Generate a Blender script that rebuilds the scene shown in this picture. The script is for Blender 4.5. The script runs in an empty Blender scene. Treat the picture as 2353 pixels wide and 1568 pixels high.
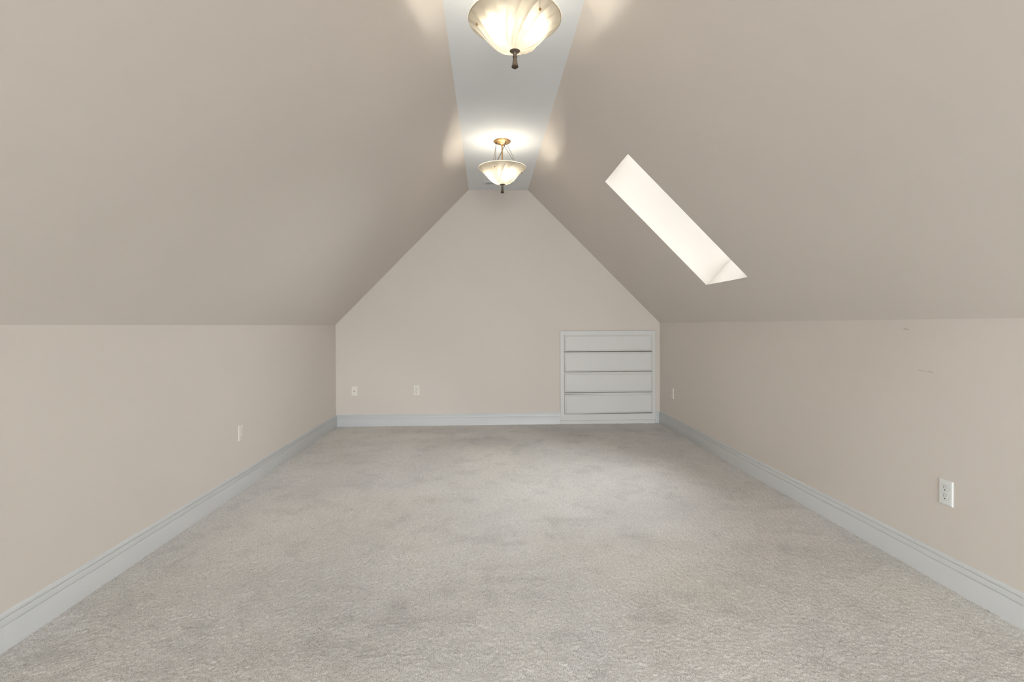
import bpy, bmesh, math, random
import numpy as np
from mathutils import Vector, Matrix

S = bpy.context.scene
COL = S.collection
PI = math.pi
random.seed(7)
rng = np.random.default_rng(7)

# ------------------------------------------------------------------ camera
cam_d = bpy.data.cameras.new('camera')
cam = bpy.data.objects.new('camera', cam_d)
COL.objects.link(cam)
RT = Vector((0.99875447, -0.0496755, -0.00467423))
UP = Vector((0.005249, 0.01144644, 0.99992071))
FW = Vector((0.04961805, 0.99869982, -0.01169293))
cam.matrix_world = Matrix(((RT.x, UP.x, -FW.x, 0.0), (RT.y, UP.y, -FW.y, 0.0),
                           (RT.z, UP.z, -FW.z, 1.2), (0, 0, 0, 1)))
FPX, CX, CY = 1179.534, 1178.755, 761.01
cam_d.sensor_fit = 'HORIZONTAL'
cam_d.sensor_width = 36.0
cam_d.lens = FPX / 2353 * 36.0
cam_d.shift_x = (2353 / 2 - CX) / 2353
cam_d.shift_y = (CY - 1568 / 2) / 2353
cam_d.clip_start = 0.05
S.camera = cam

# ------------------------------------------------------------------ light
SKY_STRENGTH = 15.0
BULB_STRENGTH = 178.0
EXPOSURE = 0.90
w = bpy.data.worlds.new('overcast_sky')
S.world = w
w.use_nodes = True
bg = w.node_tree.nodes['Background']
# overcast sky: brighter towards the zenith, darker ground below the horizon
_g = w.node_tree.nodes.new('ShaderNodeTexCoord'); _s = w.node_tree.nodes.new('ShaderNodeSeparateXYZ')
_m = w.node_tree.nodes.new('ShaderNodeMapRange'); _r = w.node_tree.nodes.new('ShaderNodeValToRGB')
w.node_tree.links.new(_g.outputs['Generated'], _s.inputs[0]); w.node_tree.links.new(_s.outputs['Z'], _m.inputs['Value'])
_m.inputs['From Min'].default_value = -1; _m.inputs['From Max'].default_value = 1
SKY_COL = (0.95, 0.985, 1.03)
_e = _r.color_ramp.elements
_e[0].position = 0.0; _e[0].color = (0.68, 0.68, 0.66, 1)
_e[1].position = 1.0; _e[1].color = tuple(c*1.1 for c in SKY_COL) + (1,)
for _p, _k in ((0.46, 0.72), (0.54, 0.95)):
    _x = _e.new(_p); _x.color = tuple(c*_k for c in SKY_COL) + (1,)
w.node_tree.links.new(_m.outputs[0], _r.inputs[0]); w.node_tree.links.new(_r.outputs[0], bg.inputs['Color'])
bg.inputs['Strength'].default_value = SKY_STRENGTH
S.view_settings.view_transform = 'Standard'
S.view_settings.look = 'None'
S.view_settings.gamma = 1.0
S.view_settings.exposure = EXPOSURE
S.view_settings.use_curve_mapping = False

# ------------------------------------------------------------------ room measures (metres; camera stands at x=0, y=0)
XL, XR = -1.802, 2.092          # knee walls
KL, KR = 1.209, 1.218           # their heights
HC = 2.819                      # flat ceiling height
CL, CR = -0.214, 0.493          # flat ceiling edges
YB = 6.168                      # back wall at x = 0 (it runs very slightly out of square)
SK = -0.0113
YF = -5.2                       # wall behind the photographer
def yb(x): return YB + SK * x

# ------------------------------------------------------------------ helpers
def mesh_obj(name, verts, faces, mats=None, parent=None, loc=None, smooth=False, fm=None):
    me = bpy.data.meshes.new(name)
    me.from_pydata([tuple(v) for v in verts], [], [tuple(f) for f in faces])
    me.update()
    for m in (mats if isinstance(mats, (list, tuple)) else [mats]):
        if m: me.materials.append(m)
    if fm:
        for p, i in zip(me.polygons, fm): p.material_index = i
    if smooth:
        me.polygons.foreach_set('use_smooth', [True] * len(me.polygons))
    o = bpy.data.objects.new(name, me)
    COL.objects.link(o)
    if parent: o.parent = parent
    if loc: o.location = loc
    return o

class MB:
    """collects verts / faces for one mesh"""
    def __init__(s): s.v = []; s.f = []; s.m = []
    def add(s, vs, fs, mi=0):
        b = len(s.v); s.v += [tuple(v) for v in vs]
        s.f += [tuple(i + b for i in f) for f in fs]; s.m += [mi] * len(fs)
        return s
    def box(s, a, b, mi=0):
        x0, y0, z0 = a; x1, y1, z1 = b
        vs = [(x0,y0,z0),(x1,y0,z0),(x1,y1,z0),(x0,y1,z0),(x0,y0,z1),(x1,y0,z1),(x1,y1,z1),(x0,y1,z1)]
        return s.add(vs, [(3,2,1,0),(4,5,6,7),(0,1,5,4),(1,2,6,5),(2,3,7,6),(3,0,4,7)], mi)
    def prism(s, poly, d, mi=0):
        """poly: 3-D ring, d: extrusion vector"""
        n = len(poly); d = Vector(d)
        vs = [Vector(p) for p in poly] + [Vector(p) + d for p in poly]
        fs = [tuple(range(n))[::-1], tuple(range(n, 2*n))] + [(i, (i+1) % n, n+(i+1) % n, n+i) for i in range(n)]
        return s.add(vs, fs, mi)
    def lathe(s, prof, n=24, mi=0, cap=True, axis=None, phase=0.0):
        """prof: (r, z) list; axis: Matrix to place it"""
        vs = []
        for r, z in prof:
            for k in range(n):
                t = 2*PI*k/n + phase
                vs.append(Vector((r*math.cos(t), r*math.sin(t), z)))
        if axis: vs = [axis @ v for v in vs]
        fs = []
        for i in range(len(prof)-1):
            for k in range(n):
                k2 = (k+1) % n
                fs.append((i*n+k, i*n+k2, (i+1)*n+k2, (i+1)*n+k))
        if cap:
            fs.append(tuple(range(n))[::-1]); L = (len(prof)-1)*n
            fs.append(tuple(range(L, L+n)))
        return s.add(vs, fs, mi)
    def tube(s, a, b, r, n=8, mi=0):
        a, b = Vector(a), Vector(b); q = (b-a).to_track_quat('Z', 'Y').to_matrix().to_4x4()
        return s.lathe([(r, 0), (r, (b-a).length)], n, mi, True, Matrix.Translation(a) @ q)
    def rings(s, rings, mi=0, cap0=True, cap1=True):
        n = len(rings[0]); vs = [p for r in rings for p in r]; fs = []
        for i in range(len(rings)-1):
            for k in range(n):
                k2 = (k+1) % n
                fs.append((i*n+k, i*n+k2, (i+1)*n+k2, (i+1)*n+k))
        if cap0: fs.append(tuple(range(n))[::-1])
        if cap1: L = (len(rings)-1)*n; fs.append(tuple(range(L, L+n)))
        return s.add(vs, fs, mi)
    def build(s, name, mats, parent=None, loc=None, smooth=False, fix=True, auto=None):
        o = mesh_obj(name, s.v, s.f, mats, parent, loc, smooth, s.m)
        if fix:
            bm = bmesh.new(); bm.from_mesh(o.data)
            bmesh.ops.recalc_face_normals(bm, faces=bm.faces)
            if auto is not None:
                for e in bm.edges:
                    e.smooth = not (len(e.link_faces) == 2 and e.calc_face_angle(0) > auto)
                for f in bm.faces: f.smooth = True
            bm.to_mesh(o.data); bm.free()
        return o

def empty(name, loc, label, cat, group=None, rot=None):
    o = bpy.data.objects.new(name, None); COL.objects.link(o)
    o.empty_display_size = 0.05
    o.location = loc
    if rot: o.rotation_euler = rot
    o['label'] = label; o['category'] = cat
    if group: o['group'] = group
    return o
def struct(o, label):
    o['kind'] = 'structure'; o['label'] = label
    return o

# ------------------------------------------------------------------ materials
def lin(r, g, b):
    f = lambda c: (c/255/12.92) if c/255 <= 0.04045 else ((c/255+0.055)/1.055)**2.4
    return (f(r), f(g), f(b), 1)
def new_mat(name):
    m = bpy.data.materials.new(name); m.use_nodes = True
    nt = m.node_tree; b = nt.nodes['Principled BSDF']
    return m, nt, b
def paint(name, col, rough=0.6, mottle=0.02, scale=1.3, bump=0.0, bscale=300, spec=0.3):
    m, nt, b = new_mat(name)
    b.inputs['Roughness'].default_value = rough
    b.inputs['Specular IOR Level'].default_value = spec
    tc = nt.nodes.new('ShaderNodeTexCoord')
    nz = nt.nodes.new('ShaderNodeTexNoise'); nz.inputs['Scale'].default_value = scale; nz.inputs['Detail'].default_value = 4
    nt.links.new(tc.outputs['Object'], nz.inputs['Vector'])
    mr = nt.nodes.new('ShaderNodeMapRange')
    mr.inputs['From Min'].default_value = 0.3; mr.inputs['From Max'].default_value = 0.7
    mr.inputs['To Min'].default_value = 1-mottle; mr.inputs['To Max'].default_value = 1+mottle
    nt.links.new(nz.outputs['Fac'], mr.inputs['Value'])
    hsv = nt.nodes.new('ShaderNodeHueSaturation'); hsv.inputs['Color'].default_value = (*col[:3], 1)
    nt.links.new(mr.outputs['Result'], hsv.inputs['Value'])
    nt.links.new(hsv.outputs['Color'], b.inputs['Base Color'])
    if bump:
        n2 = nt.nodes.new('ShaderNodeTexNoise'); n2.inputs['Scale'].default_value = bscale; n2.inputs['Detail'].default_value = 2
        nt.links.new(tc.outputs['Object'], n2.inputs['Vector'])
        bp = nt.nodes.new('ShaderNodeBump'); bp.inputs['Strength'].default_value = bump; bp.inputs['Distance'].default_value = 0.001
        nt.links.new(n2.outputs['Fac'], bp.inputs['Height']); nt.links.new(bp.outputs['Normal'], b.inputs['Normal'])
    return m
WALL = (0.77, 0.705, 0.648)
M_wall = paint('beige_wall_paint', WALL, 0.75, 0.012, 1.1, 0.10, 260)
M_ceil = paint('white_ceiling_paint', (0.85, 0.87, 0.895), 0.85, 0.01, 1.5, 0.08, 260)
M_shaft = paint('warm_white_shaft_paint', (0.60, 0.555, 0.50), 0.7, 0.01, 2)
M_trim = paint('white_trim_enamel', (0.735, 0.748, 0.757), 0.38, 0.012, 4, spec=0.4)
M_draw = paint('off_white_cabinet_enamel', (0.775, 0.765, 0.75), 0.42, 0.012, 3, spec=0.4)
M_plate = paint('white_plastic', (0.84, 0.85, 0.84), 0.35, 0.0, 2, spec=0.5)
M_almond = paint('almond_plastic', (0.90, 0.85, 0.785), 0.4, 0.0, 2, spec=0.5)
M_painted = paint('painted_over_plastic', (0.85, 0.785, 0.72), 0.5, 0.0, 2)
M_slot = paint('dark_slot', (0.02, 0.02, 0.02), 0.7, 0.0)
M_greyslot = paint('shaded_slot', (0.16, 0.15, 0.14), 0.7, 0.0)
M_alu = paint('window_aluminium', (0.30, 0.28, 0.26), 0.45, 0.0)
M_roof = paint('roof_underlay', (0.25, 0.24, 0.23), 0.9, 0.02)
M_shade_board = paint('shade_dark_board', (0.33, 0.30, 0.27), 0.9, 0.1, 8)
M_scuff_shadow = paint('scuff_and_shadow_tone', (0.47, 0.43, 0.385), 0.9, 0.05, 60)

def metal(name, col, rough, metallic=1.0, mott=0.1):
    m = paint(name, col, rough, mott, 40)
    m.node_tree.nodes['Principled BSDF'].inputs['Metallic'].default_value = metallic
    return m
M_bronze = metal('antique_bronze', (0.46, 0.30, 0.15), 0.42)
M_pewter = metal('brushed_pewter', (0.20, 0.165, 0.135), 0.38, 0.85)
M_dark = metal('dark_bronze', (0.10, 0.075, 0.055), 0.45, 0.7)

def glass_pane(name='clear_pane', tint=(0.96, 0.98, 0.97)):
    m, nt, b = new_mat(name)
    nt.nodes.remove(b); out = nt.nodes['Material Output']
    t = nt.nodes.new('ShaderNodeBsdfTransparent'); t.inputs['Color'].default_value = (*tint, 1)
    g = nt.nodes.new('ShaderNodeBsdfGlossy'); g.inputs['Roughness'].default_value = 0.02
    fr = nt.nodes.new('ShaderNodeFresnel'); fr.inputs['IOR'].default_value = 1.45
    mx = nt.nodes.new('ShaderNodeMixShader')
    nt.links.new(fr.outputs[0], mx.inputs[0]); nt.links.new(t.outputs[0], mx.inputs[1]); nt.links.new(g.outputs[0], mx.inputs[2])
    nt.links.new(mx.outputs[0], out.inputs[0])
    return m
M_glass = glass_pane()
M_skyglass = glass_pane('coated_skylight_pane', (0.64, 0.64, 0.63))

def alabaster(inner):
    m, nt, b = new_mat('frosted_alabaster_inner' if inner else 'frosted_alabaster_glass')
    nt.nodes.remove(b); out = nt.nodes['Material Output']
    if inner:        # inner face lets the light pass on to the frosted outer face
        a = nt.nodes.new('ShaderNodeBsdfTransparent'); a.inputs['Color'].default_value = (0.95, 0.93, 0.9, 1)
        c = nt.nodes.new('ShaderNodeBsdfDiffuse'); c.inputs['Color'].default_value = (0.85, 0.79, 0.68, 1)
        mx = nt.nodes.new('ShaderNodeMixShader'); mx.inputs[0].default_value = 0.15
        nt.links.new(a.outputs[0], mx.inputs[1]); nt.links.new(c.outputs[0], mx.inputs[2])
        nt.links.new(mx.outputs[0], out.inputs[0]); return m
    tc = nt.nodes.new('ShaderNodeTexCoord')
    nz = nt.nodes.new('ShaderNodeTexNoise'); nz.inputs['Scale'].default_value = 9; nz.inputs['Detail'].default_value = 5
    nz.inputs['Distortion'].default_value = 1.2
    nt.links.new(tc.outputs['Object'], nz.inputs['Vector'])
    cr = nt.nodes.new('ShaderNodeValToRGB')
    cr.color_ramp.elements[0].position = 0.35; cr.color_ramp.elements[0].color = (0.31, 0.285, 0.24, 1)
    cr.color_ramp.elements[1].position = 0.65; cr.color_ramp.elements[1].color = (0.42, 0.395, 0.35, 1)
    nt.links.new(nz.outputs['Fac'], cr.inputs['Fac'])
    tl = nt.nodes.new('ShaderNodeBsdfTranslucent'); nt.links.new(cr.outputs[0], tl.inputs['Color'])
    df = nt.nodes.new('ShaderNodeBsdfDiffuse'); df.inputs['Color'].default_value = (0.84, 0.75, 0.62, 1)
    gl = nt.nodes.new('ShaderNodeBsdfGlossy'); gl.inputs['Roughness'].default_value = 0.3
    m1 = nt.nodes.new('ShaderNodeMixShader'); m1.inputs[0].default_value = 0.27
    nt.links.new(tl.outputs[0], m1.inputs[1]); nt.links.new(df.outputs[0], m1.inputs[2])
    m2 = nt.nodes.new('ShaderNodeMixShader'); m2.inputs[0].default_value = 0.04
    nt.links.new(m1.outputs[0], m2.inputs[1]); nt.links.new(gl.outputs[0], m2.inputs[2])
    nt.links.new(m2.outputs[0], out.inputs[0])
    return m
M_bowl, M_bowl_in = alabaster(False), alabaster(True)

def rim_glass():
    m, nt, b = new_mat('milky_rim_glass')
    nt.nodes.remove(b); out = nt.nodes['Material Output']
    tl = nt.nodes.new('ShaderNodeBsdfTranslucent'); tl.inputs['Color'].default_value = (0.97, 0.94, 0.88, 1)
    tp = nt.nodes.new('ShaderNodeBsdfTransparent'); tp.inputs['Color'].default_value = (0.98, 0.97, 0.95, 1)
    m1 = nt.nodes.new('ShaderNodeMixShader'); m1.inputs[0].default_value = 0.55
    nt.links.new(tp.outputs[0], m1.inputs[1]); nt.links.new(tl.outputs[0], m1.inputs[2]); nt.links.new(m1.outputs[0], out.inputs[0])
    return m
M_rim = rim_glass()
def bulb_mat():
    m, nt, b = new_mat('glowing_filament')
    nt.nodes.remove(b); out = nt.nodes['Material Output']
    e = nt.nodes.new('ShaderNodeEmission'); e.inputs['Color'].default_value = (1.0, 0.93, 0.81, 1)
    e.inputs['Strength'].default_value = BULB_STRENGTH
    nt.links.new(e.outputs[0], out.inputs[0])
    return m
M_bulb = bulb_mat()

def carpet():
    m, nt, b = new_mat('cut_pile_carpet')
    N = nt.nodes.new; L = nt.links.new
    b.inputs['Roughness'].default_value = 0.95; b.inputs['Specular IOR Level'].default_value = 0.1
    b.inputs['Sheen Weight'].default_value = 0.15; b.inputs['Sheen Roughness'].default_value = 0.5
    tc = N('ShaderNodeTexCoord')
    n1 = N('ShaderNodeTexNoise'); n1.inputs['Scale'].default_value = 270; n1.inputs['Detail'].default_value = 3; n1.inputs['Roughness'].default_value = 0.7
    mp = N('ShaderNodeMapping'); mp.inputs['Scale'].default_value = (1.0, 0.68, 1.0)
    L(tc.outputs['Object'], mp.inputs['Vector']); L(mp.outputs[0], n1.inputs['Vector'])
    cr = N('ShaderNodeValToRGB'); e = cr.color_ramp.elements
    e[0].position = 0.30; e[0].color = (0.34, 0.315, 0.29, 1)
    e[1].position = 0.72; e[1].color = (0.95, 0.925, 0.895, 1)
    k = cr.color_ramp.elements.new(0.5); k.color = (0.755, 0.73, 0.70, 1)
    L(n1.outputs['Fac'], cr.inputs['Fac'])
    at = N('ShaderNodeAttribute'); at.attribute_name = 'wear_and_daylight'
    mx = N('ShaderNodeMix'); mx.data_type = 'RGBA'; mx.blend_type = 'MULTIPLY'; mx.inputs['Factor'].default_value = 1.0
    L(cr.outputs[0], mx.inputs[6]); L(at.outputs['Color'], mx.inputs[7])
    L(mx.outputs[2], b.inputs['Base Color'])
    bp = N('ShaderNodeBump'); bp.inputs['Strength'].default_value = 0.5; bp.inputs['Distance'].default_value = 0.004
    L(n1.outputs['Fac'], bp.inputs['Height']); L(bp.outputs['Normal'], b.inputs['Normal'])
    return m
M_carpet = carpet()

# ------------------------------------------------------------------ floor: carpet with real pile relief, finer towards the photographer
def smooth_noise(x, y, cell, seed):
    r = np.random.default_rng(seed); g = r.random((64, 64))
    u = x / cell + 30; v = y / cell + 30
    i = np.floor(u).astype(int); j = np.floor(v).astype(int); a = u-i; c = v-j
    a = a*a*(3-2*a); c = c*c*(3-2*c)
    h = lambda p, q: g[p % 64, q % 64]
    return (h(i,j)*(1-a)+h(i+1,j)*a)*(1-c) + (h(i,j+1)*(1-a)+h(i+1,j+1)*a)*c
def build_floor():
    xs = np.linspace(XL-0.01, XR+0.01, 640)
    ys = [YF-0.05]
    while ys[-1] < 1.25: ys.append(ys[-1] + 0.05)
    while ys[-1] < YB + 0.06: ys.append(ys[-1] + max(0.004, 0.0033*ys[-1]))
    ys = np.array(ys); ny, nx = len(ys), len(xs)
    X, Y = np.meshgrid(xs, ys)
    X = X.copy(); Y = Y.copy()
    near = (Y > 1.25)
    X[:, 1:-1] += (rng.random((ny, nx-2))-0.5)*0.003*near[:, 1:-1]
    tuft = rng.random((ny, nx))
    Z = (tuft-0.5)*0.0050*near + (smooth_noise(X, Y, 0.09, 3)-0.5)*0.003
    # trodden / brushed pile: patches of flattened or turned fibres, plus daylight painted at right
    def fbm(c, s): return (smooth_noise(X, Y, c, s)*0.5 + smooth_noise(X, Y, c*0.5, s+1)*0.3 + smooth_noise(X, Y, c*0.23, s+2)*0.2)
    big = fbm(1.1, 11); mid = fbm(0.42, 21); sml = fbm(0.13, 31)
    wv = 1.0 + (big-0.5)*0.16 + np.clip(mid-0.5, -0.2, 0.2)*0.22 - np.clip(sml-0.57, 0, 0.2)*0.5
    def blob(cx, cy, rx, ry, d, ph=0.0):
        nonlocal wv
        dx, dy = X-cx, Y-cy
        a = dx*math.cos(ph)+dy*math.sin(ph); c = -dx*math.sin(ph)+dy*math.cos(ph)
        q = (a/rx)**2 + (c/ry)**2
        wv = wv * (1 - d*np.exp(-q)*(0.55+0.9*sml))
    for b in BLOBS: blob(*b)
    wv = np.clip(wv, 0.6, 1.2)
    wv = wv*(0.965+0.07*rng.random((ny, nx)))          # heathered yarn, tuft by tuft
    tint = (fbm(0.8, 51)-0.5)*0.06
    V = np.stack([X, Y, Z], -1).reshape(-1, 3)
    idx = np.arange(ny*nx).reshape(ny, nx)
    F = np.stack([idx[:-1,:-1], idx[:-1,1:], idx[1:,1:], idx[1:,:-1]], -1).reshape(-1, 4)
    me = bpy.data.meshes.new('floor')
    me.vertices.add(len(V)); me.vertices.foreach_set('co', V.astype(np.float32).ravel())
    me.loops.add(F.size); me.loops.foreach_set('vertex_index', F.astype(np.int32).ravel())
    me.polygons.add(len(F)); me.polygons.foreach_set('loop_start', np.arange(0, F.size, 4, dtype=np.int32))
    me.polygons.foreach_set('use_smooth', np.ones(len(F), bool))
    me.update(calc_edges=True)
    ca = me.color_attributes.new('wear_and_daylight', 'FLOAT_COLOR', 'POINT')
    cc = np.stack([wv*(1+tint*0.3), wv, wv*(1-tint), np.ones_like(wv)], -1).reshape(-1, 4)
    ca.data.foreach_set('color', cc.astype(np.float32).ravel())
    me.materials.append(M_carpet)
    o = bpy.data.objects.new('floor', me); COL.objects.link(o)
    return struct(o, 'wall-to-wall greige cut-pile carpet with trodden patches')
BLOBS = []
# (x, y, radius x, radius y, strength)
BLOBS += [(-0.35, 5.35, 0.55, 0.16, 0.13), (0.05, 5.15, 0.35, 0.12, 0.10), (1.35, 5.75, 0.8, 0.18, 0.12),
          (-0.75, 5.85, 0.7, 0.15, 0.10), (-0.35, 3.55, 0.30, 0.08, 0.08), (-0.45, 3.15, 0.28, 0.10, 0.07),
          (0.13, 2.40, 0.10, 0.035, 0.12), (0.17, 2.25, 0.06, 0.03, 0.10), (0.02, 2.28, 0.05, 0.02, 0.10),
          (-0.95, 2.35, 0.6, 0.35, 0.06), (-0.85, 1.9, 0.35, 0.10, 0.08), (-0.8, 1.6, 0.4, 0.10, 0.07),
          (1.6, 2.6, 0.4, 0.16, 0.06), (0.25, 1.95, 0.10, 0.05, 0.08), (1.35, 2.3, 0.75, 0.8, -0.07)]  # last blob lightens the pile, painting daylight on the near right
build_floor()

# ------------------------------------------------------------------ walls
T = 0.10
def gable_ring(y_of, inset=0.0):
    return [(XL, y_of(XL), 0), (XR, y_of(XR), 0), (XR, y_of(XR), KR), (CR, y_of(CR), HC), (CL, y_of(CL), HC), (XL, y_of(XL), KL)]
b = MB(); ring = [(XL-0.3, yb(XL-0.3), -0.05), (XR+0.3, yb(XR+0.3), -0.05), (XR+0.3, yb(XR+0.3), KR+0.1), (CR+0.2, yb(CR+.2), HC+0.25), (CL-0.2, yb(CL-.2), HC+0.25), (XL-0.3, yb(XL-.3), KL+0.1)]
b.prism(ring, (0, T, 0))
struct(b.build('wall_back', M_wall), 'beige painted gable end wall of the attic room')
b = MB(); b.box((XL-T, YF-0.1, -0.05), (XL, YB+0.15, KL+0.02))
b.f = b.f; struct(b.build('wall_left', M_wall), 'low beige knee wall along the left side')
b = MB(); b.box((XR, YF-0.1, -0.05), (XR+T, YB+0.15, KR+0.02))
wall_right = struct(b.build('wall_right', M_wall), 'low beige knee wall along the right side')
b = MB(); b.box((CL-0.1, YF-0.1, HC), (CR+0.1, YB+0.15, HC+0.1))
# leave a hole for the air register duct
VX0, VX1, VY0, VY1 = -0.012, 0.287, 5.826, 5.912
b = MB()
b.box((CL-0.1, YF-0.1, HC), (CR+0.1, VY0, HC+0.1)); b.box((CL-0.1, VY1, HC), (CR+0.1, YB+0.15, HC+0.1))
b.box((CL-0.1, VY0, HC), (VX0, VY1, HC+0.1)); b.box((VX1, VY0, HC), (CR+0.1, VY1, HC+0.1))
struct(b.build('ceiling', M_ceil), 'narrow flat white ceiling strip at the ridge')

# sloped ceilings: slabs 0.28 m thick, the right one pierced by the skylight shaft
TH = 0.28
def slope_axes(x0, z0, x1, z1):
    d = Vector((x1-x0, 0, z1-z0)); L = d.length; d.normalize()
    n = Vector((-d.z, 0, d.x)) if d.x > 0 else Vector((d.z, 0, -d.x))
    if n.z < 0: n = -n
    return Vector((x0, 0, z0)), d, n, L
SY0, SY1 = 3.446, 4.120                       # skylight opening along the room
S0, S1 = 0.4285, 1.6085                       # and up the slope
ADDED_SKY = (-0.35, 0.324)                          # unseen skylight added in the left slope to light the right side
G = 0.004
SH, SHB = 0.125, 0.0                          # lean of the shaft's upper and lower walls up the slope
HW, HL = (SY1-SY0)/2, (S1-S0)/2
SKYLIGHTS = []
def ring_boards(b, hw, hl, t, z0, z1, mi=0):
    b.box((-hw-t, -hl-t, z0), (-hw, hl+t, z1), mi); b.box((hw, -hl-t, z0), (hw+t, hl+t, z1), mi)
    b.box((-hw, -hl-t, z0), (hw, -hl, z1), mi); b.box((-hw, hl, z0), (hw, hl+t, z1), mi)
def slope(name, label, x0, z0, x1, z1, y0, y1, wname, wlabel):
    """slab with one skylight between y0 and y1"""
    o0, d, n, L = slope_axes(x0, z0, x1, z1)
    b = MB()
    def slab(s0, s1, ya, yc, e0=0.0, e1=0.0):
        P = lambda s, y, h, e=0.0: o0 + d*(s+e) + n*h + Vector((0, y, 0))
        b.prism([P(s0,ya,0), P(s1,ya,0), P(s1,ya,TH,e1), P(s0,ya,TH,e0)], (0, yc-ya, 0))
    slab(0, L, YF-0.1, y0-G, -0.25, 0.1); slab(0, L, y1+G, YB+0.15, -0.25, 0.1)
    slab(0, S0-G, y0-G, y1+G, -0.25, SHB*TH); slab(S1+G, L, y0-G, y1+G, SH*TH, 0.1)
    struct(b.build(name, M_wall), label)
    ex, ey, ez = Vector((0, 1, 0)), d, n
    if ex.cross(ey).dot(ez) < 0: ex = -ex
    FM = Matrix(((ex.x, ey.x, ez.x, 0), (ex.y, ey.y, ez.y, 0), (ex.z, ey.z, ez.z, 0), (0, 0, 0, 1)))   # x along the room, y up the slope, z outward
    win = bpy.data.objects.new(wname, None); COL.objects.link(win)
    win['kind'] = 'structure'; win['label'] = wlabel
    win.matrix_world = Matrix.Translation(o0 + d*((S0+S1)/2) + Vector((0, (y0+y1)/2, 0))) @ FM
    SKYLIGHTS.append(win.matrix_world.copy())
    def lean(b, k):
        b.v = [(x, y+(SH if y > 0 else SHB)*(z if k is None else k), z) for x, y, z in b.v]; return b
    b = MB(); ring_boards(b, HW, HL, G, 0.0, TH+0.02); lean(b, None).build('shaft_lining', M_shaft, win)
    b = MB(); ring_boards(b, HW+0.002, HL+0.002, 0.06, TH, TH+0.05); lean(b, TH+0.02).build('sash_frame', M_trim, win)
    b = MB(); b.box((-HW-0.002, -HL-0.002, TH+0.025), (HW+0.002, HL+0.002, TH+0.031)); lean(b, TH+0.02).build('pane', M_skyglass, win)
    b = MB(); ring_boards(b, HW+0.006, HL+0.006, 0.09, TH+0.05, TH+0.06); lean(b, TH+0.02).build('flashing', M_alu, win)
slope('ceiling_right', 'steep beige sloped ceiling on the right pierced by the skylight', XR, KR, CR, HC, SY0, SY1, 'window_1', 'skylight in a deep white shaft in the right slope')
slope('ceiling_left', 'steep beige sloped ceiling on the left', XL, KL, CL, HC, ADDED_SKY[0], ADDED_SKY[1], 'window_5', 'unseen skylight added in the left slope to light the right side')

# wall behind the photographer: three tall unseen windows, added to bring fill daylight in
WX = [(-1.70, -0.62, 0.12, 1.30), (-0.56, 0.84, 0.12, 2.38), (0.90, 1.99, 0.12, 1.30)]
b = MB()
zs = [-0.05, 0.12, 1.30, 2.38]; xs = [XL-0.3, -1.70, -0.62, -0.56, 0.84, 0.90, 1.99, XR+0.3]
for i in range(len(xs)-1):
    for j in range(len(zs)-1):
        xm, zm = (xs[i]+xs[i+1])/2, (zs[j]+zs[j+1])/2
        if any(x0 < xm < x1 and z0 < zm < z1 for x0, x1, z0, z1 in WX): continue
        b.box((xs[i], YF-T, zs[j]), (xs[i+1], YF, zs[j+1]))
b.box((XL-0.3, YF-T, 2.38), (XR+0.3, YF, HC+0.2))
struct(b.build('wall_front', M_wall), 'beige gable wall behind the photographer with three added windows')
WL = ['left', 'middle', 'right']
def portal(name, sx, sy, mw):
    # guides the sampler to the sky through an opening; a portal gives off no light itself
    ld = bpy.data.lights.new(name, 'AREA'); ld.shape = 'RECTANGLE'; ld.size = sx; ld.size_y = sy; ld.cycles.is_portal = True
    lo = bpy.data.objects.new(name, ld); COL.objects.link(lo); lo.matrix_world = mw
for i, (x0, x1, z0_, z1_) in enumerate(WX):
    wn = bpy.data.objects.new('window_%d' % (i+2), None); COL.objects.link(wn); wn.location = ((x0+x1)/2, YF, z0_)
    wn['kind'] = 'structure'; wn['label'] = 'added white framed daylight window in the wall behind the photographer, %s one' % WL[i]
    hw = (x1-x0)/2; hh = z1_-z0_
    b = MB(); t = 0.045
    b.box((-hw, -T, 0), (-hw+t, 0.01, hh)); b.box((hw-t, -T, 0), (hw, 0.01, hh))
    b.box((-hw+t, -T, 0), (hw-t, 0.01, t)); b.box((-hw+t, -T, hh-t), (hw-t, 0.01, hh)); b.box((-hw+t, -T*0.7, hh/2-0.02), (hw-t, -T*0.3, hh/2+0.02))
    b.build('window_frame', M_trim, wn)
    for z0, z1 in ((t, hh/2-0.02), (hh/2+0.02, hh-t)):
        b = MB(); b.box((-hw+t, -T*0.52, z0), (hw-t, -T*0.48, z1)); b.build('pane', M_glass, wn)
    portal('window_portal', 2*hw, hh, Matrix.Translation(((x0+x1)/2, YF-T-0.02, z0_+hh/2)) @ Matrix.Rotation(PI/2, 4, 'X'))
for wmat in SKYLIGHTS: portal('skylight_portal', 2*HW, 2*HL, wmat @ Matrix.Translation((0, 0, TH+0.11)))

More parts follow.
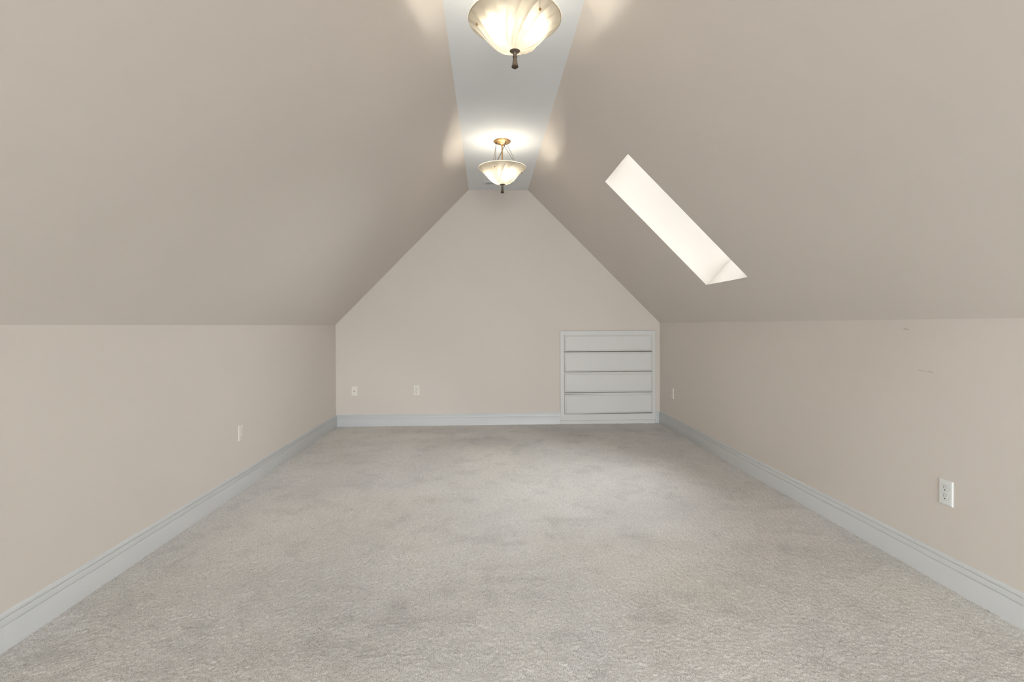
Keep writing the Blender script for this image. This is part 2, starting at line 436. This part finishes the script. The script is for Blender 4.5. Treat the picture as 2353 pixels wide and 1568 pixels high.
# ------------------------------------------------------------------ baseboards (moulded profile: flat board, bead, cap)
PROF = [(0, -0.02), (0.0150, -0.02), (0.0150, 0.0925), (0.0138, 0.0940), (0.0095, 0.0948), (0.0095, 0.0968), (0.0135, 0.0980), (0.0138, 0.1010), (0.0118, 0.1120),
        (0.0100, 0.1212), (0.0052, 0.1220), (0.0052, 0.1240), (0.0085, 0.1250), (0.0078, 0.1320), (0.0050, 0.1400), (0.0, 0.1420)]
def board(name, a, b_, nrm, parent=None, cut0=0.0, cut1=0.0):
    """moulding swept from a to b_ (floor points on the wall face); nrm points into the room; cut = mitre (1 inner corner)"""
    a, b_, nrm = Vector(a), Vector(b_), Vector(nrm).normalized(); t = (b_-a).normalized()
    m = MB()
    r0 = [a + nrm*p + t*(p*cut0) + Vector((0, 0, z)) for p, z in PROF]
    r1 = [b_ + nrm*p - t*(p*cut1) + Vector((0, 0, z)) for p, z in PROF]
    m.rings([r0, r1])
    return m.build(name, M_trim, parent, auto=0.9)
bn = Vector((SK, -1, 0)).normalized()
struct(board('baseboard_left', (XL, 1.966, 0), (XL, yb(XL), 0), (1, 0, 0), cut1=1), 'white moulded baseboard along the left knee wall')
o = board('board', (XL, YF, 0), (XL, 1.9654, 0), (1, 0, 0), bpy.data.objects['baseboard_left'])
struct(board('baseboard_right', (XR, yb(XR), 0), (XR, 3.843, 0), (-1, 0, 0), cut0=1), 'white moulded baseboard along the right knee wall')
o = board('board', (XR, 3.8422, 0), (XR, YF, 0), (-1, 0, 0), bpy.data.objects['baseboard_right'])
DX0, DX1 = 0.8745, 2.0295
bb = struct(board('baseboard_back', (XL, yb(XL), 0), (DX0-0.001, yb(DX0), 0), bn, cut0=1), 'white moulded baseboard along the back wall')
board('board', (DX1+0.001, yb(DX1), 0), (XR, yb(XR), 0), bn, bb, cut1=1)

# ------------------------------------------------------------------ built-in chest of drawers in the back wall
dr = empty('built_in_dresser', ((DX0+DX1)/2, yb((DX0+DX1)/2), 0), 'white four-drawer built-in dresser set in the back wall beside right corner', 'dresser', rot=(0, 0, math.atan(SK)))
cxd = (DX0+DX1)/2; hwD = (DX1-DX0)/2
ft = 0.016
def bevel_plate(b, x0, x1, z0, z1, y0, y1, steps, mi=0):
    """plate whose edge follows steps: (inset, height fraction); faces -y"""
    rg = []
    for ins, h in steps:
        y = y0 + (y1-y0)*h
        rg.append([(x0+ins, y, z0+ins), (x1-ins, y, z0+ins), (x1-ins, y, z1-ins), (x0+ins, y, z1-ins)])
    b.rings(rg, mi)
b = MB()                                            # face frame: stiles and rails
ins = 0.052
zt = 1.124; zb = 0.043
sl, sr_ = 0.922-cxd, 1.9955-cxd
b.box((-hwD, -ft, zb), (sl, -0.002, zt)); b.box((sr_, -ft, zb), (hwD, -0.002, zt))
rails = [(1.0745, zt), (0.8655, 0.8685), (0.6130, 0.6260), (0.3600, 0.3750), (zb, 0.1190)]
for z0, z1 in rails: b.box((sl, -ft, z0), (sr_, -0.002, z1))
b.build('face_frame', M_draw, dr)
b = MB(); b.box((-hwD+0.01, -0.002, zb), (hwD-0.01, 0.0, zt-0.01)); b.build('carcass_shade_back', M_shade_board, dr)  # dark sheet that colours in the shade of the drawer gaps
b = MB(); b.box((-hwD+0.001, -ft+0.0015, -0.01), (hwD-0.001, 0, 0.0405)); b.build('kickboard', M_draw, dr)
b = MB(); ring_b = 0.0035                            # dark strips painting the shadow line round the frame
b.box((-hwD-0.003, -0.004, 0.0), (-hwD, 0, zt+0.003)); b.box((hwD, -0.004, 0.0), (hwD+0.004, 0, zt+0.003)); b.box((-hwD, -0.004, zt), (hwD, 0, zt+0.003))
b.build('shadow_line', M_scuff_shadow, dr)
DRW = [(0.8800, 1.0762, 0.0), (0.6350, 0.8668, 0.0045), (0.3838, 0.6150, -0.001), (0.1285, 0.3605, 0.0095)]
for z0, z1, tilt in DRW:
    zc = (z0+z1)/2; hh = (z1-z0)/2; wx0, wx1 = 0.925-cxd, 1.9925-cxd
    xc = (wx0+wx1)/2; hx = (wx1-wx0)/2
    b = MB()
    bevel_plate(b, -hx, hx, -hh, hh, 0.0, -0.028, [(0, 0.0), (0, 0.50), (0.002, 0.58), (0.010, 0.68), (0.015, 0.86), (0.019, 1.0)])
    o = b.build('drawer', M_draw, dr, (xc, -ft+0.006, zc), auto=0.6)
    o.rotation_euler = (0, -math.atan(tilt/(2*hx)), 0)

# ------------------------------------------------------------------ electrical plates
def rounded(w, h, r, n=5):
    pts = []
    for cx, cy, a0 in ((w-r, h-r, 0), (-w+r, h-r, PI/2), (-w+r, -h+r, PI), (w-r, -h+r, 1.5*PI)):
        for i in range(n+1):
            a = a0 + PI/2*i/n; pts.append((cx+r*math.cos(a), cy+r*math.sin(a)))
    return pts
def recept_shape(r=0.0172, hh=0.0135, n=8):
    a = math.asin(hh/r); pts = []
    for i in range(n+1): t = -a + 2*a*i/n; pts.append((r*math.cos(t), r*math.sin(t)))
    for i in range(n+1): t = PI - a + 2*a*i/n; pts.append((r*math.cos(t), r*math.sin(t)))
    return pts
# local frame: x to the right along the wall, z up, -y out of the wall
def plate_base(name, loc, rotz, label, cat, mat, group):
    t = empty(name, loc, label, cat, group, rot=(0, 0, rotz))
    b = MB(); rg = []
    for ins, y in ((0, 0.0), (0, -0.0035), (0.0008, -0.0048), (0.003, -0.0060), (0.0055, -0.0064)):
        rg.append([(p[0], y, p[1]) for p in rounded(0.035-ins, 0.0573-ins, 0.003)])
    b.rings(rg); b.build('cover_plate', mat, t, auto=0.7)
    return t
def outlet(loc, rotz, label, mat, slotmat, group, holemat=None):
    t = plate_base('duplex_outlet', loc, rotz, label, 'outlet', mat, group)
    for s in (1, -1):
        b = MB(); sh = recept_shape()
        b.rings([[(p[0]*1.07, -0.0062, p[1]*1.07) for p in sh], [(p[0]*1.07, -0.0066, p[1]*1.07) for p in sh]]); g = b.build('receptacle_gap', slotmat, t, (0, 0, 0.0195*s))
        b = MB()
        b.rings([[(p[0]*k, y, p[1]*k) for p in sh] for k, y in ((1, -0.006), (1, -0.0080), (0.96, -0.0086))])
        r = b.build('receptacle', mat, t, (0, 0, 0.0195*s), auto=0.7)
        b = MB()
        b.box((-0.0075, -0.0089, -0.0005), (-0.0052, -0.0084, 0.0085)); b.box((0.0052, -0.0089, 0.0005), (0.0072, -0.0084, 0.0078))
        b.build('slot', slotmat, r)
        b = MB(); b.lathe([(0.0028, 0), (0.0028, 0.0006)], 12, 0, True, Matrix.Translation((0, -0.0084, -0.0075)) @ Matrix.Rotation(PI/2, 4, 'X'))
        b.build('ground_hole', holemat or slotmat, r)
    b = MB(); b.lathe([(0.0030, 0), (0.0030, 0.0006), (0.0018, 0.0012)], 12, 0, True, Matrix.Translation((0, -0.0062, 0)) @ Matrix.Rotation(PI/2, 4, 'X'))
    b.build('screw', mat, t, auto=0.7)
    return t
rb = math.atan(SK)
GRP = 'electrical plates on the walls'
tj = plate_base('cable_jack', (-1.584, yb(-1.584), 0.4225), rb, 'almond cable jack plate with single centre hole, back wall near left corner', 'wall jack', M_almond, GRP)
b = MB(); RX = Matrix.Rotation(PI/2, 4, 'X')
b.lathe([(0.0075, 0.0), (0.0075, 0.001), (0.0062, 0.0022)], 6, 0, True, Matrix.Translation((0, -0.0062, 0)) @ RX); b.build('jack_nut', M_almond, tj)
b = MB(); b.lathe([(0.0047, 0), (0.0047, 0.0060), (0.0035, 0.0066)], 14, 0, True, Matrix.Translation((0, -0.0070, 0)) @ RX); b.build('jack', M_slot, tj)
for z in (0.0415, -0.0415):
    b = MB(); b.lathe([(0.003, 0), (0.003, 0.0006), (0.002, 0.001)], 12, 0, True, Matrix.Translation((0, -0.0062, z)) @ RX); b.build('screw', M_almond, tj)
outlet((-0.850, yb(-0.850), 0.4235), rb, 'almond duplex outlet on the back wall left of centre', M_almond, M_greyslot, GRP, M_slot)
outlet((XL, 3.828, 0.4243), PI/2, 'beige painted-over duplex outlet on the left knee wall', M_painted, M_painted, GRP, M_scuff_shadow)
outlet((XR, 2.2363, 0.4245), -PI/2, 'bright white duplex outlet, nearest one on the right knee wall', M_plate, M_greyslot, GRP, M_slot)
outlet((XR, 5.712, 0.417), -PI/2, 'small far painted-over outlet on right knee wall beside the dresser', M_painted, M_painted, GRP, M_scuff_shadow)

# ------------------------------------------------------------------ ceiling air register
vc = (0.1375, 5.870, HC)
vt = empty('air_register', vc, 'white slotted ceiling air register behind the far pendant lamp', 'vent', rot=(0, 0, 0))
b = MB(); hx, hy = 0.1785, 0.0675; ix, iy = 0.1475, 0.0430
ringo = lambda x, y, z: [(-x, -y, z), (x, -y, z), (x, y, z), (-x, y, z)]
b.rings([ringo(hx, hy, 0), ringo(hx, hy, -0.002), ringo(hx-0.006, hy-0.006, -0.0065), ringo(ix+0.004, iy+0.004, -0.0075), ringo(ix, iy, -0.006), ringo(ix, iy, 0.004)], cap0=False, cap1=False)
b.build('register_frame', M_ceil, vt)
b = MB(); nb = 24
for i in range(nb):
    x = -ix + (i+0.5)*2*ix/nb; lean = 0.0018 if x > 0 else -0.0018
    b.add([(x-lean-0.0007, -iy, -0.005), (x-lean+0.0007, -iy, -0.005), (x+lean+0.0007, -iy, 0.003), (x+lean-0.0007, -iy, 0.003),
           (x-lean-0.0007, iy, -0.005), (x-lean+0.0007, iy, -0.005), (x+lean+0.0007, iy, 0.003), (x+lean-0.0007, iy, 0.003)],
          [(0,1,2,3),(4,7,6,5),(0,4,5,1),(1,5,6,2),(2,6,7,3),(3,7,4,0)])
b.build('louver_blades', M_ceil, vt)['kind'] = 'stuff'
b = MB(); b.rings([ringo(ix+0.001, iy+0.0, 0.004), ringo(ix+0.001, iy, 0.22)], cap0=False); b.build('duct', M_slot, vt)
for s in (-1, 1):
    b = MB(); b.lathe([(0.004, -0.0068), (0.004, -0.0085), (0.002, -0.0095)], 10); b.build('screw', M_ceil, vt, (s*0.163, 0, 0))

# ------------------------------------------------------------------ pendant bowl lamps
RIM_Z = -0.240; RB = 0.2095
BP = [(0.0240, 0.1390), (0.0380, 0.1355), (0.0550, 0.1280), (0.0750, 0.1155), (0.0950, 0.1000), (0.1130, 0.0830), (0.1300, 0.0650), (0.1450, 0.0490),
      (0.1570, 0.0370), (0.1680, 0.0275), (0.1800, 0.0185), (0.1920, 0.0105), (0.2020, 0.0045), (0.2075, 0.0012)]
def resample(P, k):
    out = []
    for i in range(len(P)-1):
        for j in range(k):
            t = j/k
            p0 = P[max(i-1, 0)]; p1 = P[i]; p2 = P[i+1]; p3 = P[min(i+2, len(P)-1)]
            f = lambda a, b_, c, e: 0.5*((2*b_)+(-a+c)*t+(2*a-5*b_+4*c-e)*t*t+(-a+3*b_-3*c+e)*t**3)
            out.append((f(p0[0],p1[0],p2[0],p3[0]), f(p0[1],p1[1],p2[1],p3[1])))
    return out + [P[-1]]
def bowl_mesh():
    n = 320; prof = resample(BP, 3); b = MB()
    def surf(off, flute):
        rg = []
        for r, h in prof:
            t = (r-0.024)/(RB-0.024)
            a = flute * min(1, t*3.5) * max(0.0, 1-t**3.2)
            row = []
            for k in range(n):
                th = 2*PI*k/n
                ph = th - 1.15*t + 0.45*t*t
                c = abs(math.sin(ph*9.0))**0.7*(1+0.35*math.sin(3*ph+1.0)) + 0.3*abs(math.sin(ph*18+0.6))*(1-t)
                dd = off + a*(c-0.6)
                row.append(((r+dd*0.75)*math.cos(th), (r+dd*0.75)*math.sin(th), RIM_Z-h-dd*0.6))
            rg.append(row)
        return rg
    out = surf(0.0, 0.0120); inn = surf(-0.0045, 0.0)
    rr = 0.0022
    rim = [[((RB-0.0022+0.0026*math.cos(a))*math.cos(2*PI*k/n), (RB-0.0022+0.0026*math.cos(a))*math.sin(2*PI*k/n), RIM_Z+0.0026*math.sin(a)) for k in range(n)] for a in (-0.4, 0.4, 1.2, 2.0, 2.8, 3.5)]
    b.rings(out + rim[:], 0, False, False)
    no = len(b.f)
    b.rings([rim[-1]] + inn[::-1], 1, False, False)
    return b
bowl_b = bowl_mesh()
def build_lamp(loc, hook0, bulb0, label):
    t = empty('pendant_lamp', loc, label, 'pendant lamp', 'alabaster bowl pendant lamps on the ceiling ridge')
    pol = lambda r, phi, z: (r*math.sin(phi), -r*math.cos(phi), z)   # phi measured from the side facing the room's near end
    b = MB(); b.lathe([(0.0745, 0.0), (0.0765, -0.002), (0.0765, -0.0045), (0.0735, -0.0075), (0.0700, -0.0085), (0.0690, -0.0120), (0.0560, -0.0180), (0.0330, -0.0235), (0.0220, -0.0275), (0.0150, -0.0340), (0.0110, -0.0420), (0.0060, -0.0440)], 48)
    b.build('canopy', M_bronze, t, auto=0.5)
    b = MB(); x, y, z = pol(0.030, hook0+math.radians(24), -0.0245); b.lathe([(0.0035, z+0.003), (0.0035, z-0.002), (0.002, z-0.003)], 10, 0, True, Matrix.Translation((x, y, 0))); b.build('screw', M_dark, t)
    b = MB(); b.lathe([(0.0060, -0.042), (0.0060, -0.262), (0.014, -0.266), (0.014, -0.300), (0.006, -0.304), (0.006, -0.378)], 14); b.build('stem', M_bronze, t, auto=0.6)
    loops = [hook0 + math.radians(-60 + 120*k) for k in range(3)]
    hooks = [hook0 + math.radians(120*k) for k in range(3)]
    for k in range(3):
        x, y, z = pol(0.0535, loops[k], -0.0195)
        b = MB(); b.lathe([(0.002, 0.004), (0.0045, 0.002), (0.0055, -0.003), (0.0045, -0.008), (0.002, -0.010)], 10, 0, True, Matrix.Translation((x, y, z))); b.build('rod_socket', M_dark, t, auto=0.8)
        hx, hy, hz = pol(0.1600, hooks[k], RIM_Z-0.020)
        for q in (k, (k+1) % 3):
            lx, ly, lz = pol(0.0535, loops[q], -0.026)
            b = MB(); b.tube((lx, ly, lz), (hx, hy, hz), 0.00195, 8); b.build('suspension_rod', M_pewter, t, auto=0.6)
        ax, ay, az = pol(0.1590, hooks[k], RIM_Z-0.018); bx, by, bz = pol(0.1735, hooks[k], RIM_Z-0.036)
        q = (Vector((bx, by, bz))-Vector((ax, ay, az))).to_track_quat('Z', 'Y').to_matrix().to_4x4()
        b = MB(); b.lathe([(0.0030, 0.0), (0.0030, 0.0150), (0.0058, 0.0155), (0.0062, 0.0185), (0.0050, 0.0225), (0.0025, 0.0245)], 14, 0, True, Matrix.Translation((ax, ay, az)) @ q)
        b.build('hook_knob', M_bronze, t, auto=0.7)
    o = mesh_obj('bowl', bowl_b.v, bowl_b.f, [M_bowl, M_bowl_in], t, None, True, bowl_b.m)
    bm = bmesh.new(); bm.from_mesh(o.data); bmesh.ops.recalc_face_normals(bm, faces=bm.faces); bm.to_mesh(o.data); bm.free()
    b = MB(); b.rings([[((RB-0.0012+0.0036*math.cos(a))*math.cos(2*PI*k/96), (RB-0.0012+0.0036*math.cos(a))*math.sin(2*PI*k/96), RIM_Z+0.0038+0.0036*math.sin(a)) for k in range(96)] for a in [i*2*PI/10 for i in range(11)]], 0, False, False)
    b.build('bowl_rim', M_rim, o, smooth=True)
    # finial: disc cap, ringed neck, four-sided flared drop
    b = MB(); b.lathe([(0.008, -0.3700), (0.0232, -0.3775), (0.0240, -0.3795), (0.0225, -0.3815), (0.0140, -0.3865), (0.0085, -0.3925), (0.0080, -0.4000), (0.0098, -0.4015), (0.0108, -0.4045), (0.0098, -0.4075), (0.0080, -0.4090)], 24)
    fin = b.build('finial', M_pewter, t, auto=0.7)
    b = MB(); rg = []
    for hw, z in ((0.0066, -0.4085), (0.0070, -0.418), (0.0088, -0.432), (0.0112, -0.4455)):
        rg.append([(x, y, z) for x, y in rounded(hw, hw, hw*0.25, 2)])
    b.rings(rg); f2 = b.build('finial_drop', M_pewter, fin, auto=0.7); f2.rotation_euler = (0, 0, math.radians(38))
    b = MB(); rg = []
    for hw, z in ((0.0112, -0.4455), (0.0118, -0.4490), (0.0112, -0.4535), (0.0070, -0.4575)):
        rg.append([(x, y, z) for x, y in rounded(hw, hw, hw*0.2, 2)])
    b.rings(rg); f3 = b.build('finial_tip', M_dark, fin, auto=0.7); f3.rotation_euler = (0, 0, math.radians(38))
    for k in range(3):
        x, y, z = pol(0.0975, bulb0 + k*2*PI/3, RIM_Z-0.046)
        q = (Vector((x, y, 0))-Vector((0, 0, 0)) + Vector((0, 0, 0.03))).to_track_quat('Z', 'Y').to_matrix().to_4x4()
        b = MB(); b.tube((x*0.12, y*0.12, RIM_Z-0.046-0.018), (x*0.62, y*0.62, RIM_Z-0.046-0.006), 0.012, 12); b.build('socket', M_bronze, t, auto=0.7)
        b = MB(); b.lathe([(0.010, -0.040), (0.014, -0.032), (0.024, -0.014), (0.0285, 0.0), (0.0262, 0.012), (0.018, 0.022), (0.006, 0.0275)], 12, 0, True, Matrix.Translation((x, y, z)) @ q); bo = b.build('bulb', M_glass, t, smooth=True)
        b = MB(); b.lathe([(0.002, -0.020), (0.0065, -0.015), (0.0085, -0.004), (0.0085, 0.004), (0.0060, 0.012), (0.002, 0.015)], 10, 0, True, Matrix.Translation((x, y, z)) @ q); b.build('filament', M_bulb, bo, smooth=True)
    return t
R_ = math.radians
build_lamp((0.1375, 4.535, HC), R_(-24), R_(-90), 'far alabaster bowl pendant lamp hanging before the back wall')
build_lamp((0.1305, 2.334, HC), R_(-84), R_(-57), 'near alabaster bowl pendant lamp cut by the top frame edge')

# ------------------------------------------------------------------ scuffs on the right knee wall
def scuff(pts, wd):
    b = MB(); n = len(pts)
    for i in range(n-1):
        (y0, z0), (y1, z1) = pts[i], pts[i+1]
        dv = Vector((0, y1-y0, z1-z0)).normalized(); p = Vector((0, -dv.z, dv.y))
        w0 = wd*(0.25+math.sin(PI*i/(n-1))); w1 = wd*(0.25+math.sin(PI*(i+1)/(n-1)))
        A, B = Vector((XR, y0, z0)), Vector((XR, y1, z1)); q = Vector((-0.0006, 0, 0))
        b.add([A-p*w0, A+p*w0, A+q, B-p*w1, B+p*w1, B+q], [(0,2,5,3), (2,1,4,5), (0,3,4,1)])
    return b.build('scuff_mark', M_scuff_shadow, wall_right)
scuff([(2.486, 1.1735), (2.476, 1.1715), (2.466, 1.1705), (2.456, 1.1690), (2.448, 1.1680)], 0.0016)
scuff([(2.400, 0.9718), (2.385, 0.9710), (2.372, 0.9700), (2.360, 0.9695), (2.350, 0.9690)], 0.0009)
scuff([(2.348, 0.9700), (2.336, 0.9690), (2.322, 0.9685), (2.305, 0.9682)], 0.0010)
